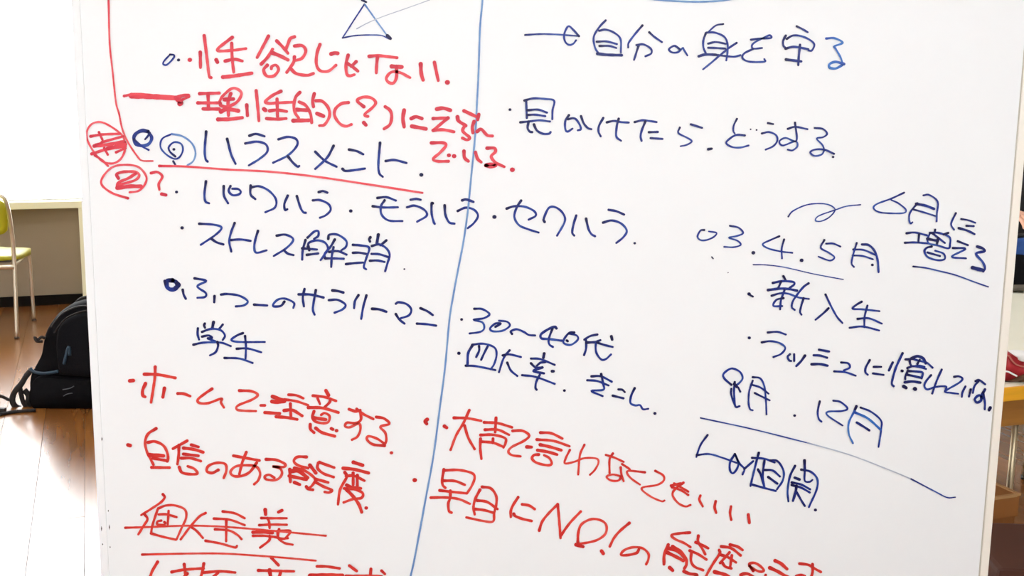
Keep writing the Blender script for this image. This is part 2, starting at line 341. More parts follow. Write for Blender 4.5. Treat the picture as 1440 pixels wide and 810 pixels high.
INK = '''
L blue circle and dot before the top red line|b|14
T 210 20
C o
175 340 208 345 203 372 150 425 118 422 125 395 175 340
C dot
w20 247 386
L red line of handwriting reading 性欲じゃない|r|24
C dot
w30 342 385
C 性
430 320 432 450
463 180 490 400 505 520 522 535
w28 565 385 575 405
700 195 640 240 580 290 590 310 700 305 815 290
695 245 700 380 712 490
640 395 720 380 785 395
w28 620 530 720 520 865 497
C 欲
1005 185 910 365
1075 225 1125 275 1170 330
1225 190 1190 205 1170 250 1150 300
945 420 1000 360 1040 295
w28 1035 325 1100 350 1170 385
995 430 965 470 990 520 1050 520 1090 470 1070 430 1035 440 1030 460
1225 268 1290 265 1320 310 1290 370 1235 390
1225 360 1215 410 1160 490
1190 455 1240 500 1330 515 1385 500
T 430 0
C じ
120 375 95 450 90 540 120 595 190 600 255 550
w28 215 455 245 447 270 450
C ゃ
358 465 340 540 345 620 370 640 410 630
350 535 390 560 440 600
425 520 385 560
C な
535 475 620 470 770 487
605 480 598 550 595 615
w30 725 560 810 565
765 560 765 650 740 700 700 695 680 660 720 610 790 610 880 655
C い
w28 970 540 975 620 990 675
1085 525 1118 680
C period
w34 1195 695
L blue triangle with a thin grey line through it|b|11
C triangle
495 35 400 180 310 320
310 320 420 300 540 295 640 300 705 330
cl w12 500 40 600 180 705 325
w22 688 300 715 325
w16 475 0 510 18
C grey line
cg w7 430 243 520 195 650 140 850 70 1045 0
L thick red bar pointing at 理性的|r|24
T 160 100
C bar
w42 150 207 300 213 545 228
w20 88 210 180 193 300 200
w26 520 225 590 205 630 205
w36 540 240 565 265 558 275
w20 580 240 635 215
L red line of handwriting reading 理性的(?)にえらん|r|24
C 理
725 190 890 185
795 190 800 320
710 268 900 268
w26 755 318 890 320
900 270 905 290 960 300 1040 260 1078 190 1040 150 990 150 920 210 890 260
988 190 965 260 968 375
w28 935 240 1010 235
w32 905 340 960 320 1050 335
w28 880 407 980 405 1085 392
C 性
1122 285 1128 375
1202 165 1215 300 1225 420
w28 1268 320 1280 330
T 380 100
90 170 20 205 -40 255 -10 272 60 268 185 262
58 235 62 385
-5 335 60 328 140 340
-30 400 60 405 135 400
C 的
250 180 215 220 200 290 210 350 240 395
245 260 300 290 340 360 350 435
w28 225 325 315 330
w30 195 418 325 415
372 190 358 250 365 300
385 250 440 255 490 310 500 380 460 450 415 460
w28 395 358 450 380
C bracket
660 265 600 275 550 320 545 380 590 445 640 465 685 450
C question mark
790 300 735 250 780 220 850 225 890 265 860 310 805 355 800 375 825 382
w26 790 435 808 455
C bracket
970 300 1010 330 1025 380 1010 450 960 487
C に
w28 1130 330 1120 400 1130 470
w26 1190 400 1230 385 1280 400
w28 1195 465 1315 487
T 540 120
C え
w28 445 200 500 193 560 210
415 280 540 275
540 275 415 380
415 380 500 375 590 392
C ら
w26 675 215 775 262
800 245 790 290
w26 620 265 630 300 690 340
685 335 665 385 722 440 700 460 662 445
C ん
760 305 745 350 750 400
785 390 820 370 870 420 915 427
L red handwriting reading でいる. below えらん|r|24
C で
400 485 500 485 522 510 470 570 415 620 450 640 545 640
w26 548 590
w28 592 597
C い
675 555 680 610 712 640
772 565 790 620 820 648
C る
870 530 930 530 940 560 905 600 940 650 1015 687
w26 860 675 900 665 945 672 900 688 860 675
C period
w34 1083 712
T 100 160
L long red curve down the left side|r|15
C curve
316 -960 325 -600 350 -360 378 -100 405 0 430 120 480 240 560 360 600 395 690 398
L red circle with crossed out character|r|17
C circle
455 240 450 320 410 390 340 420 250 390 160 270 130 170 170 90 250 70 340 110 430 180 455 240
200 350 260 390 312 440
C crossed out character
w20 165 190 260 175 415 168
235 155 265 220
w20 260 240 350 215 440 190
w26 195 272 310 260 440 235
205 262 260 245
w22 175 338 300 300 460 275
w26 310 292 460 258
w18 280 290 310 345
w18 380 325 460 290
C dot
w18 78 190
L dark blue ringed q shape|b|15
C ring
w27 650 150 600 142 550 165 530 205 548 255 610 270 660 250 680 200 650 150
665 160 650 185 625 215
530 215 600 275 655 305
L blue spiral with a dot|b|15
C spiral
880 360 835 320 825 280 870 240 930 255 943 310 915 365 870 380 800 340 755 280 770 210 850 170
cl 850 170 940 190 1020 250 1050 330 1030 400 980 435
862 400 880 430
C dot
w20 868 300
L red circled 2 with question mark|r|18
C circle
480 712 350 670 260 600 270 530 350 450 460 430 570 450 635 530 620 600 570 650 495 662
C 2
w22 400 545 385 510 440 490 540 490 575 520 540 560 440 590 390 600
w22 545 505 480 545 400 580 388 615
w30 390 625 500 612 590 612
C question mark
w20 675 500 730 492 770 530 740 590 745 640
w24 765 677 800 685
T 220 180
L red underline below ハラスメント|r|18
C underline
25 320 250 325 600 350 950 368 1320 407 1720 465 2245 547
L blue line of handwriting reading ハラスメント|b|19
C ハ
420 30 408 180 415 260 432 283
597 92 630 220 668 302
C ラ
785 65 840 50 912 70
750 130 850 115 925 140 935 200 870 260 780 315
C ス
1030 95 1110 75 1180 95 1185 150 1110 230 985 293
1110 240 1150 290 1190 325 1205 320
T 440 180
C メ
20 200 100 275 200 327
175 150 120 250 20 345
C ン
305 182 370 195 425 222
250 345 285 362 440 342
C ト
567 125 553 300 560 380 590 412
615 278 690 270 790 295
C period
w26 915 395
L blue line of handwriting reading パワハラ・モラハラ・セクハラ|b|18
T 220 180
C dot
w20 170 540
C パ
418 450 405 560 415 620 445 635
568 490 570 570 605 635
625 490 610 530 640 565 690 562 712 540 690 515 640 512
C ワ
795 485 795 560 835 600
800 500 870 492 950 530 1008 600 1000 670 920 710
C ハ
1108 570 1080 640 1085 690 1105 685
1185 575 1215 670 1240 710 1260 715
T 440 180
C ラ
50 540 85 532 122 545
0 610 60 608 130 640 150 690 110 735 60 757
C dot
w24 320 700
C モ
545 590 620 583 700 612
505 660 600 670 718 668
605 610 575 660 580 730 640 780 755 785
C ラ
825 605 870 598 910 605
795 668 860 655 940 690 960 740 880 790
T 600 240
C ハ
52 275 42 280 42 360 58 430 68 448
152 292 158 370 190 435 235 447
C ラ
w20 300 250 335 243 395 263
262 340 330 312 400 330 433 380 400 440 347 485
C dot
w26 572 390
C セ
675 320 740 300 830 305 905 340 920 380 860 413
797 252 760 310 740 390 780 460 860 495 945 522
C ク
995 432 988 405 1030 315 1090 310 1150 360 1165 430 1100 548
C ハ
1262 378 1240 450 1228 520 1245 548
1345 405 1365 490 1390 535 1420 553
T 760 260
C ラ
575 210 640 222 705 250
528 318 600 300 680 325 728 385 700 440 640 490
C period
w18 795 492
L blue line of handwriting reading ストレス解消|b|18
T 230 290
C dot
w22 157 182
C ス
302 148 420 155 490 180 440 240 315 325
405 275 450 305 505 322
C ト
600 142 570 220 555 300 572 382
570 285 650 280 735 292
C レ
797 208 775 280 765 350 785 392 870 372
C ス
955 248 1030 240 1095 280 1040 350 930 420
1015 370 1050 400 1097 412
T 400 290
C 解
178 285 155 370 150 450
195 265 250 215 285 210 285 250 250 275
205 350 205 310 270 288 340 305 368 360 330 420 305 455
150 355 275 365
210 370 195 340
190 410 285 398
370 275 380 240 450 240 520 290 520 340 480 372
425 280 390 340 340 400 345 440
378 385 450 378 525 408
345 440 420 440 500 443
415 345 400 420 395 512
C 消
578 325 640 330 715 350 690 440 670 510 690 532
578 393 630 392 690 402
520 488 590 480 665 475
w20 725 262 715 280 722 298
w22 792 240 780 310
860 288 810 330
738 335 800 322 860 355 888 410 870 480 850 548
735 402 800 405 880 430
722 460 785 458 845 470
C dot
w12 1012 530
L blue line of handwriting reading ふつーのサラリーマン|b|18
T 220 380
C thick ring
w32 135 85 90 90 90 140 125 163 170 150 170 105 135 85
w30 175 110 190 125 160 150
w18 70 90 75 120
C ふ
222 165 230 205 248 240
322 68 420 90 345 135 415 190 410 225 345 232
490 218 488 270
C つ
545 205 600 200 700 215 770 260 740 295 670 305
C ー
825 290 935 297
C の
1080 265 1050 300 990 305 990 280 1030 245 1090 240 1160 275 1155 318
C サ
w20 1200 203 1300 205 1410 230
1250 158 1235 230 1245 305
1345 168 1330 250 1320 330 1335 375
T 410 380
C ラ
w20 345 170 390 175 437 188
315 252 390 250 455 290 430 330 363 358
C リ
565 210 535 260 528 320
632 212 605 310 588 410
C ー
w20 680 325 740 330 800 350
C マ
880 282 905 270 970 285 1010 330 990 380 920 405
880 370 910 415 953 450
C ン
1088 320 1145 345 1192 378
1058 450 1140 455 1220 467
L blue handwriting reading 学生|b|17
T 220 380
C 学
408 450 402 465 410 485
w22 482 438 472 488
560 458 530 495
350 490 348 540 360 585
385 520 460 495 540 505 578 550 560 588
385 560 440 550 470 570 430 575 500 600
312 628 400 610 540 610 628 640
515 605 520 640 500 690 452 718
C 生
730 530 680 550 632 588 700 605 915 605
748 555 755 640 752 745
678 662 770 660 885 692
575 740 700 745 812 782
L blue line of handwriting reading 30~40代|b|17
T 630 410
C dot
w18 115 235
C 3
222 145 290 148 350 190 300 225 215 237 290 260 305 310 270 340 182 353
C 0
400 297 445 270 400 270 355 310 380 335 460 330 520 290 500 255 430 245
C wave
540 357 530 335 580 318 640 340 680 365 735 370
C 4
w20 915 310 900 298 850 315 785 360 790 395 850 400 970 415
880 315 850 400 855 445 885 467
C 0
1065 345 1020 350 975 410 985 440 1040 448 1095 405 1085 370 1020 355
1002 412 1010 418
C 代
1260 362 1200 375 1150 405
1165 410 1165 480 1148 535
w20 1170 430 1260 425
1285 410 1250 430 1250 510 1290 570 1330 570 1375 530
1260 430 1320 450 1390 467
w20 1378 378 1385 405
L blue line of handwriting reading 四大率|b|17
C dot
w22 92 520
C 四
w20 205 455 170 520 165 610
205 448 300 440 390 470 410 530 390 610 360 655
262 460 262 500 238 552
335 462 310 510 280 575
150 625 240 630 400 662
C 大
520 495 470 560 430 680
462 538 520 530 615 552
500 600 530 665 585 712
C 率
w20 812 522 805 558
700 565 780 570 900 618
820 595 780 600 750 625
700 605 740 640 800 640
w20 795 640 720 670 810 690
w20 878 672 890 672
625 705 740 720 900 778
775 700 745 760 738 810 748 828
T 720 470
C period
w20 442 475
L blue handwriting reading きこん|b|17
C き
670 355 750 355 842 400
635 388 720 395 815 432
752 335 770 420 770 468 670 478 765 522
C こ
w16 898 465 930 468 952 488
850 518 940 540
C ん
1035 455 1005 520 1000 580 1040 600 1080 598 1105 632 1150 628
C period
w22 1206 668
L pale blue arc at the top of the board|l|12
T 930 0
C arc
cl w16 -300 -95 -240 -40 -80 -8 100 8 290 15 480 8 620 -15 760 -70
L blue line of handwriting reading 自分の身を守る behind an arrow|b|16
T 720 0
C arrow
w14 110 295 250 287 400 292 565 305
565 305 520 255 475 222 440 290 448 350 480 378 515 370 540 340
C 自
790 172 740 225 690 310 700 400 730 450
735 260 790 250 860 275 915 330 918 445
715 352 800 350 885 372
738 388 820 388 880 405
w22 720 453 800 462 925 466
C 分
1100 215 1040 285 985 360 980 400
1158 272 1200 310 1265 355
1070 380 1050 440 1030 505
1050 380 1110 375 1170 410 1175 450 1125 475
C の
1415 415 1370 387 1325 415 1350 442 1400 440 1440 405 1450 420 1480 468
T 930 0
C 身
w13 522 203 460 215 395 270
375 280 355 340 355 400 375 450
380 275 450 275 530 310 558 370 558 440 548 510
395 368 460 355 545 370
395 403 460 405 540 410
w20 315 475 370 460 460 462
450 462 560 475 620 478 668 465
635 362 570 405 490 470 420 530 352 585
C を
755 335 840 325 925 320 915 298 870 315 800 350 765 380 775 410 850 405
775 412 700 450 685 490 740 520 870 520 868 498
C 守
w15 1142 222 1190 245 1235 272
1050 300 1028 345 1030 385 1048 405
1058 328 1110 300 1180 305 1250 335 1290 375 1270 425 1240 425
w18 1048 410 1120 395 1240 415
w20 1052 502 1180 518
w18 1170 378 1160 470 1155 550
T 1020 10
C る
cm 850 265 920 262 990 300 920 330 930 350 970 420 990 480
cm w20 1000 480 930 462 880 480 880 510 930 518 985 490
L blue line of handwriting reading 見かけたら. どうする|b|17
T 700 110
C dot
w18 103 265
C 見
225 188 300 170 400 175 475 190 462 270 460 345
240 195 245 335
250 270 340 265 415 290
250 310 320 308 400 320
190 372 260 365 350 355 440 365
w18 260 365 252 420 270 450 290 455
w18 305 390 330 440 380 468 430 468 445 455
C か
600 312 570 360 570 430 590 450 630 425
590 345 650 340 690 390 700 430 675 440
702 320 725 380 760 420 790 430
C け
890 335 855 400 850 450 868 490
920 372 980 360 1040 370 1105 374
1020 342 1005 400 1000 490 1040 528
C た
1155 370 1220 355 1290 362 1340 370
1245 365 1215 440 1205 490 1213 528
1275 455 1350 453
1290 505 1390 512
T 920 120 5.143
C ら
265 282 345 307
w14 185 305 175 345 240 380 272 405 235 430 190 440
w18 390 462 415 458
C ど
w14 598 242 575 290 572 330 582 348
w16 655 362 600 358 560 375 520 415 560 445 620 450 682 435
w12 697 318
w12 740 323
C う
w15 822 273 860 280
w15 778 348 830 338 880 360 890 400 860 440 805 465
C す
w15 965 315 1020 300 1108 317
w15 1018 270 1028 400 950 380 905 405 930 435 1020 405 1035 440 1000 470 965 465
C る
w14 1160 308 1220 315 1250 350 1220 375 1175 385 1215 430 1232 470
w15 1300 495 1230 465 1160 465 1128 485 1160 510 1210 500 1230 470
C period
w16 1293 518
L blue loop leading to 6月に増える|b|11
T 960 270
C loop
890 208 930 160 1040 110 1150 97 1240 110 1285 150 1240 210 1170 245 1120 240 1150 200 1290 150 1380 120 1500 107
L blue handwriting reading 6月に|b|14
T 1160 250
C 6
668 125 560 175 440 220 410 255 460 290 580 300 670 295 680 265 620 215 560 188
C 月
830 148 880 145 950 200 945 300 942 368
780 215 720 290 710 350 722 385 738 375
w20 770 220 850 235 920 262
740 265 830 290 930 322
C に
1105 298 1070 370 1068 405 1090 438
1150 348 1210 358 1270 380
w16 1195 405 1255 408
w18 1130 425 1200 445 1262 475
L blue underlined handwriting reading 増える|b|16
C 増
688 468 760 462 860 485
675 548 760 545 880 555
795 475 788 545
930 438 925 460
885 465 960 465 1050 500 1055 560 1040 595 950 570 880 555 865 520 885 470
w20 865 515 940 530
910 470 1012 550
w20 955 510 945 555
900 580 860 590 840 620 870 670 950 695 1010 685 1000 640 930 615
865 630 970 660
1040 465 1000 478
C え
1120 535 1205 568
1080 592 1185 600 1070 665 1190 680
C る
w20 1285 580 1330 595 1345 620 1275 640 1330 710 1350 760 1335 790
w28 1245 758 1290 770 1335 780
C underline
w12 745 748 850 760 960 785 1100 820 1250 875 1378 920
L blue line of handwriting reading 3.4.5月|b|14
T 960 270
C o
182 320 150 325 125 375 150 405 200 405 260 380 285 345 220 332
C 3
398 285 470 300 510 345 460 370 390 385 460 410 490 445 430 465 350 462
C period
w24 596 512
C 4
815 373 740 405 675 440 720 475 820 500 925 513
855 400 835 480 838 560
C period
w24 1003 576
C 5
1195 405 1165 470 1230 510 1280 550 1240 578 1145 545
1210 435 1270 435 1330 460
T 1160 250
C 月
268 550 240 640 225 720 245 752
w18 312 562 370 568 420 620 445 700 452 795
w15 240 605 330 610 435 655
235 655 320 660 405 687
C dot
w18 400 735
T 960 270
C underline
w9 595 613 700 615 860 635 1100 690 1355 738
C specks
w9 245 548 258 562
w7 383 680
L blue handwriting reading 新入生|b|16
T 1030 350
C dot
w22 140 380
w14 150 390 172 402
C 新
430 230 450 265
w18 340 287 420 272 510 278 520 300 480 330
w20 300 347 400 335 470 338 545 352
330 395 400 375 470 378 560 410 645 422
410 275 395 310 385 330
440 345 410 430 402 510
430 415 370 430 345 480 420 482
w17 642 290 600 320 550 380 510 440 500 490 525 515
600 415 580 480 570 530 582 555
C 入
785 385 830 480 880 570 928 625
810 500 770 540 700 598
C 生
1090 445 1040 475 1015 505 1100 510 1240 525
1138 478 1115 570 1112 660
1055 590 1150 585 1260 630
988 665 1100 655 1238 688
L blue line of handwriting reading ラッシュに慣れていない.|b|16
T 1030 450
C dot
w20 142 150
C ラ
298 105 380 100 450 122
248 188 320 178 400 195 445 235 410 285 345 312
C ッ
485 288 465 310 478 340 495 345
520 288 520 345
w18 612 300 580 345 538 388
C シ
w18 730 250 815 265
w18 685 297 740 300 798 318
w20 668 373 740 372 802 385
C ュ
918 358 975 365 990 400 940 425
858 433 950 440 1040 470
C に
1158 338 1125 400 1122 440 1142 462
1192 395 1255 395
1185 450 1275 463
T 1200 470
C 慣
w18 332 238 300 305
w18 415 160 360 280 330 380 325 420 340 438
w18 408 308 414 310
440 212 500 210 560 225 620 240 668 282
w22 490 205 540 185 590 205 610 245
475 215 480 250 500 270 560 265 600 275
540 250 560 215
455 285 500 270 550 275 612 292
462 305 440 350 438 378
w18 460 310 540 315 585 325 575 370
w18 450 340 565 365
w20 435 405 500 398 565 408
w24 425 440 445 452
w26 518 460 522 462
C れ
655 345 610 400 600 440 625 465 690 445 780 440 770 485
745 298 700 400 665 500
C て
850 358 890 355 920 375 890 410 775 480 830 495 885 502
C い
945 440 920 490 915 528
990 465 975 525
C な
1030 395 1060 385 1112 422
1055 395 1020 440 1008 495
w20 1110 465 1080 520 1075 560 1040 575 1025 545 1060 515 1095 540
1095 490 1110 580 1108 632
C period
w22 1155 620 1145 640
L blue handwriting reading 9月.12月|b|15
T 970 505 5.143
C 9
w17 300 185 250 140 245 105 300 68 360 90 382 135 360 170 320 200
w16 325 165 320 240 330 340 360 340
300 215 300 260 330 345
w22 322 180 340 200
350 205 365 235
C 月
455 155 430 230 425 310 435 360 455 370
455 130 510 140 540 200 550 300 555 400
448 185 510 205 570 250
470 245 520 270 578 298
C dot
w18 758 408
C 12
940 305 925 380 932 430 952 452
1038 300 1090 310 1140 355 1100 375 1000 380 1000 410 1105 480
C 月
w18 1205 340 1190 375
cm 1190 375 1150 460 1150 540 1180 608
1235 350 1310 380 1380 440 1385 500 1365 635
cm w18 1195 385 1290 430 1380 510
w18 1208 458 1260 490 1298 515
L long thin blue line below 9月.12月|b|10
C line
w11 78 425 450 505 850 605
cg w10 850 605 1150 690 1440 800 1600 866
w11 1600 866 1770 955 1860 1000 1920 998
L blue handwriting reading の相関 behind an arrow tail|b|17
T 960 590
C arrow tail
w15 210 130 150 215 115 315
w15 118 300 220 290 330 320 455 365
C の
440 290 400 360 400 430 430 450 470 380 440 290 480 370 520 415 505 462
520 415 595 350
C 相
585 322 690 330 775 362
642 280 610 400 572 560
635 420 660 470 690 575
690 345 675 470 690 575
740 345 800 350 850 430 845 510 795 588
690 425 760 430 820 480
w18 722 485 798 540
575 545 700 580 785 602
C 関
948 390 905 480 885 600 892 690
1000 422 1080 440 1135 500 1130 590 1065 738
w20 1028 345 1030 430
w15 1030 430 1030 515 1070 525 1095 508
w20 945 490 985 505
920 530 1000 548 1075 588
920 552 1000 575 1072 615
w20 960 560 950 620 930 685
960 610 1000 680 1030 728
C period
w20 1120 762
L red line of handwriting reading ホームで注意する.|r|21
T 160 500
C dot
w26 135 213 165 210
C ホ
w24 258 157 370 160 520 188
w22 350 95 345 200 315 395
w24 268 235 245 290 245 335 265 348
w24 428 275 415 350
C ー
w22 540 320 590 322 645 342
C ム
830 280 770 320 710 370 725 400 800 400 910 362 905 395 930 438
C で
1060 295 1160 300 1215 330 1170 370 1050 420 1040 455 1100 465 1200 468
w20 1240 420 1275 420
T 350 530
C 注
w28 200 165 255 185 290 195
w28 195 207 250 212 300 205
w20 300 190 400 205 500 238
w24 135 300 260 308
w20 335 150 400 155 460 180
350 225 355 335
w24 298 283 370 280 450 328
w24 230 335 320 342 408 358
C 意
w26 650 115 672 155
540 158 640 170 735 202
w18 580 180 600 228
688 185 680 215 640 255
w24 502 258 620 262 755 300
550 290 535 340 560 375 620 390 670 380 680 330 640 305 610 320
w26 545 345 650 360
w22 518 400 520 440 550 470
w24 565 432 620 470 725 500
w22 695 435 708 442
w24 740 453
C す
w22 845 272 900 290 940 280
910 270 960 310 1050 355
940 290 945 360 900 390 830 385 812 415 850 425 930 395 940 450 915 505 870 530
C る
1075 338 1140 350 1185 395 1110 420 1150 470 1160 530 1145 575
1145 580 1050 570 998 530 1010 500 1080 520 1140 560
C period
w24 1203 640
L red line of handwriting reading 自信のある態度.|r|22
T 160 590
C dot
w26 120 213 138 218
C 自
358 75 290 120 265 190 280 270 310 330 335 380
290 192 350 185 420 220 455 290 455 350 440 345
w30 300 298 420 305
330 325 440 345
320 403 470 405
C 信
620 178 500 245
550 215 548 300 538 375
w22 655 213 715 230
w24 590 240 670 250 755 275
w22 588 290 715 305
570 325 650 325 735 350
552 400 575 445 640 460 705 455 680 415 625 393
C の
882 425 830 450 785 435 800 390 870 365 940 375 950 430 928 492
C あ
1010 305 1120 325 1230 345
1118 275 1085 360 1060 460
1205 365 1150 440 1080 475 1010 475 985 440 1030 395 1120 385 1200 395 1235 450 1220 510 1185 545
T 340 620
C る
205 155 290 160 365 195 350 220 260 215 320 230 340 270 320 310 280 330 210 325 195 300 230 285 275 310
C 態
545 135 470 135 440 170 475 205 560 230
w26 575 205 625 270
w24 405 240 410 345
445 228 520 245 590 290 620 330 590 380 560 400
w30 410 255 480 255 555 310
w26 400 295 480 312 545 325
w24 445 350 490 368
655 180 780 225
645 185 640 230 690 275 775 305
620 320 730 350
620 345 690 385 760 415 735 435 700 430
545 385 560 405 600 412
C 度
w26 942 180 1020 205
w26 855 230 950 240 1070 270
870 265 885 305 830 410 812 535
880 295 950 295 1035 335
940 270 940 370
975 290 975 380
w24 885 372 930 390 1005 400
865 400 960 410 1020 440 1010 480 940 490 860 518
w26 885 410 950 480 990 540 1012 600
C period
w24 1050 565
L red struck-through handwriting reading 個人主義|r|19
T 160 675
C 個
415 120 430 145 400 185 320 240 232 295
262 290 285 330 250 390 208 458
370 250 330 370 315 450
375 240 440 215 520 215 600 250 610 320 570 410 530 500
315 450 420 480 525 503
380 290 450 290 530 313
w18 463 260 455 375
w18 400 342 370 350 370 375 430 378
w18 428 355 435 362
C 人
775 278 720 310 640 400 565 500
660 400 700 430 752 488
C 主
920 265 1020 280 1105 322
845 325 980 335 1105 380
950 340 948 515
855 415 970 425 1040 460 1078 498
775 512 900 535 1020 568 1040 555
C 義
T 330 675
w26 258 250 262 290
w22 400 255 370 270
225 320 320 322 440 322
208 380 320 375 440 377
275 320 290 350 295 405
w26 155 440 230 438 320 445
155 470 250 470 340 480
295 470 290 510 215 570
360 430 370 490 420 530 490 545
340 480 400 495 450 490
375 415 365 465
370 430 450 425 470 440 430 490
C strike line
w17 -922 402 -700 395 -430 385 -200 388 0 400 350 430 770 470
L red underline below the struck-through words|r|17
C underline
w17 -780 628 -400 620 -100 620 200 638 450 658 685 680
L red line of handwriting cut off at the bottom of the view|r|22
T 160 675
C left stroke
370 690 320 780 305 860 330 950
C 執
490 775 600 755 760 745
595 710 605 800 610 960
760 705 740 800 690 900 600 980
760 780 900 770 1025 780
620 790 560 850
880 780 830 850 930 960
T 330 675
C 意
310 655 370 718
200 762 300 765 500 770
w28 295 760 305 830
390 770 370 840
200 850 320 850 520 860
260 890 260 1000 450 1000 460 900 260 890
C 記
695 728 780 730 885 745
w28 635 805 780 800 910 803
690 860 880 870
680 920 870 930
T 440 675
C 試
308 722 370 768
280 810 480 808 580 812
490 750 480 860 470 980
w20 580 765 608 792
L red line of handwriting reading 大声で言わなくてもいい|r|21
T 570 570
C dot
w26 185 118 168 135 180 155
w24 330 175 350 188
C 大
410 105 520 108 640 130
540 40 490 150 430 250 382 375
500 170 530 270 585 368
C 声
665 143 780 150 900 185
765 105 758 225
672 205 780 205 875 248
635 250 740 248 840 275 845 320 828 355
635 280 632 360 642 450
640 305 740 315 828 350
740 280 738 315
C で
905 215 990 215 1045 255 1000 300 900 350 870 390 900 420 972 430
w24 1025 350 1065 352
C 言
1140 230 1230 235 1325 280
1110 288 1250 300 1385 345
w24 1138 332 1220 350 1315 378
w24 1115 378 1200 392 1280 415
1125 415 1085 420 1070 450 1110 485 1200 505 1235 490 1215 445 1170 420
T 780 590 4.793
C わ
w17 102 205 75 260 70 295 130 285 200 260 280 262 295 290 270 340 238 372
w17 200 170 170 240 158 370
C な
w17 345 238 400 255 465 285
w17 392 228 370 270 370 360
w17 445 322 450 370 465 415
w17 450 380 430 410 380 410 350 385 390 370 440 380
w17 455 300 500 330 510 345
C く
w17 608 355 500 345 490 365 520 400 575 438
C て
w17 678 345 730 375 735 410 690 440 600 455 590 475 650 520 720 550 740 545
C も
w20 785 445 850 430
w18 805 430 850 455 900 485
w18 790 455 850 475 900 508
w18 868 425 810 470 795 510 830 560 880 585 915 575
C い
w18 982 512 975 540 998 585
w20 1085 550 1078 590 1088 628
w19 1188 585 1182 630 1190 675
w22 1305 640 1312 695
L red line of handwriting reading 早目にNO!の態度を示す|r|21
T 570 650
C dot
w30 80 150
C 早
325 60 312 140 315 190 338 215
330 68 450 65 560 90 585 130 560 200 520 262
325 155 420 158 502 190
290 237 400 250 520 262
215 298 340 297 450 310 545 350
380 240 378 300 362 350 368 410 390 425
C 目
630 232 590 310 575 380 585 440
648 208 720 220 765 280 768 350 750 430 738 500 640 492 515 465
605 322 690 335 778 395
590 395 670 405 740 425
C に
952 295 910 360 890 410 890 462
985 355 1045 365 1092 395
915 435 930 455 990 478 1065 495
T 740 675
C N
110 425 135 350 190 280 265 205
265 205 275 300 290 490
290 470 370 360 460 265
C O
435 545 440 440 470 370 550 330 630 340 675 380 670 450 610 500 530 525 430 540
w26 420 545 480 562
C exclamation mark
870 362 790 430 740 490 705 560
w26 635 598 650 620
C の
950 585 930 615 860 632 800 630 830 590 900 567 980 575 1030 620 1030 670 1012 710
C 態
1380 443 1290 450 1225 465 1260 500 1330 530 1385 565
T 920 675
w24 118 545 85 630 82 710
w24 155 560 220 600 265 660 272 710 255 745
w28 120 575 200 600 262 660
w26 110 610 180 645 245 680
w26 130 738 155 762
372 470 370 520 400 570 430 625
350 525 400 545 455 575
300 595 370 625 440 670
315 600 310 680 340 730 412 760
w24 250 770 300 790 360 800 330 830
C 度
w22 640 545 700 560 745 590
w22 565 560 650 575 728 635
548 590 552 620 500 700 440 805 430 860
560 630 620 650 690 695
635 610 600 650 555 700
655 635 640 740
570 690 600 730 650 745
w28 510 775 600 800 680 850
510 900 640 900 600 980
C を
835 765 810 730 805 705 850 700 900 730 925 765 880 770 800 725
w24 730 800 760 790 800 795 850 830
C 示
w26 1020 680 1070 705 1120 750
w26 975 740 1040 770 1100 805 1150 830
w18 940 800 930 860
C す
1225 705 1300 715 1350 745 1405 775
1335 710 1335 780 1310 860
1200 810 1240 800 1270 810
L blue line dividing the board down its middle|l|12
T 0 0 1
C divider
w2.6 684 -120 682 -60 678.5 0 675 40 673 100 671 140 668.5 187 662.5 250 657.5 300 651.7 340 645 375 637.5 415 632 450 626 515 619 570 609.7 640 598 705 583 785 577 812 566 860 550 930
'''
write(INK)
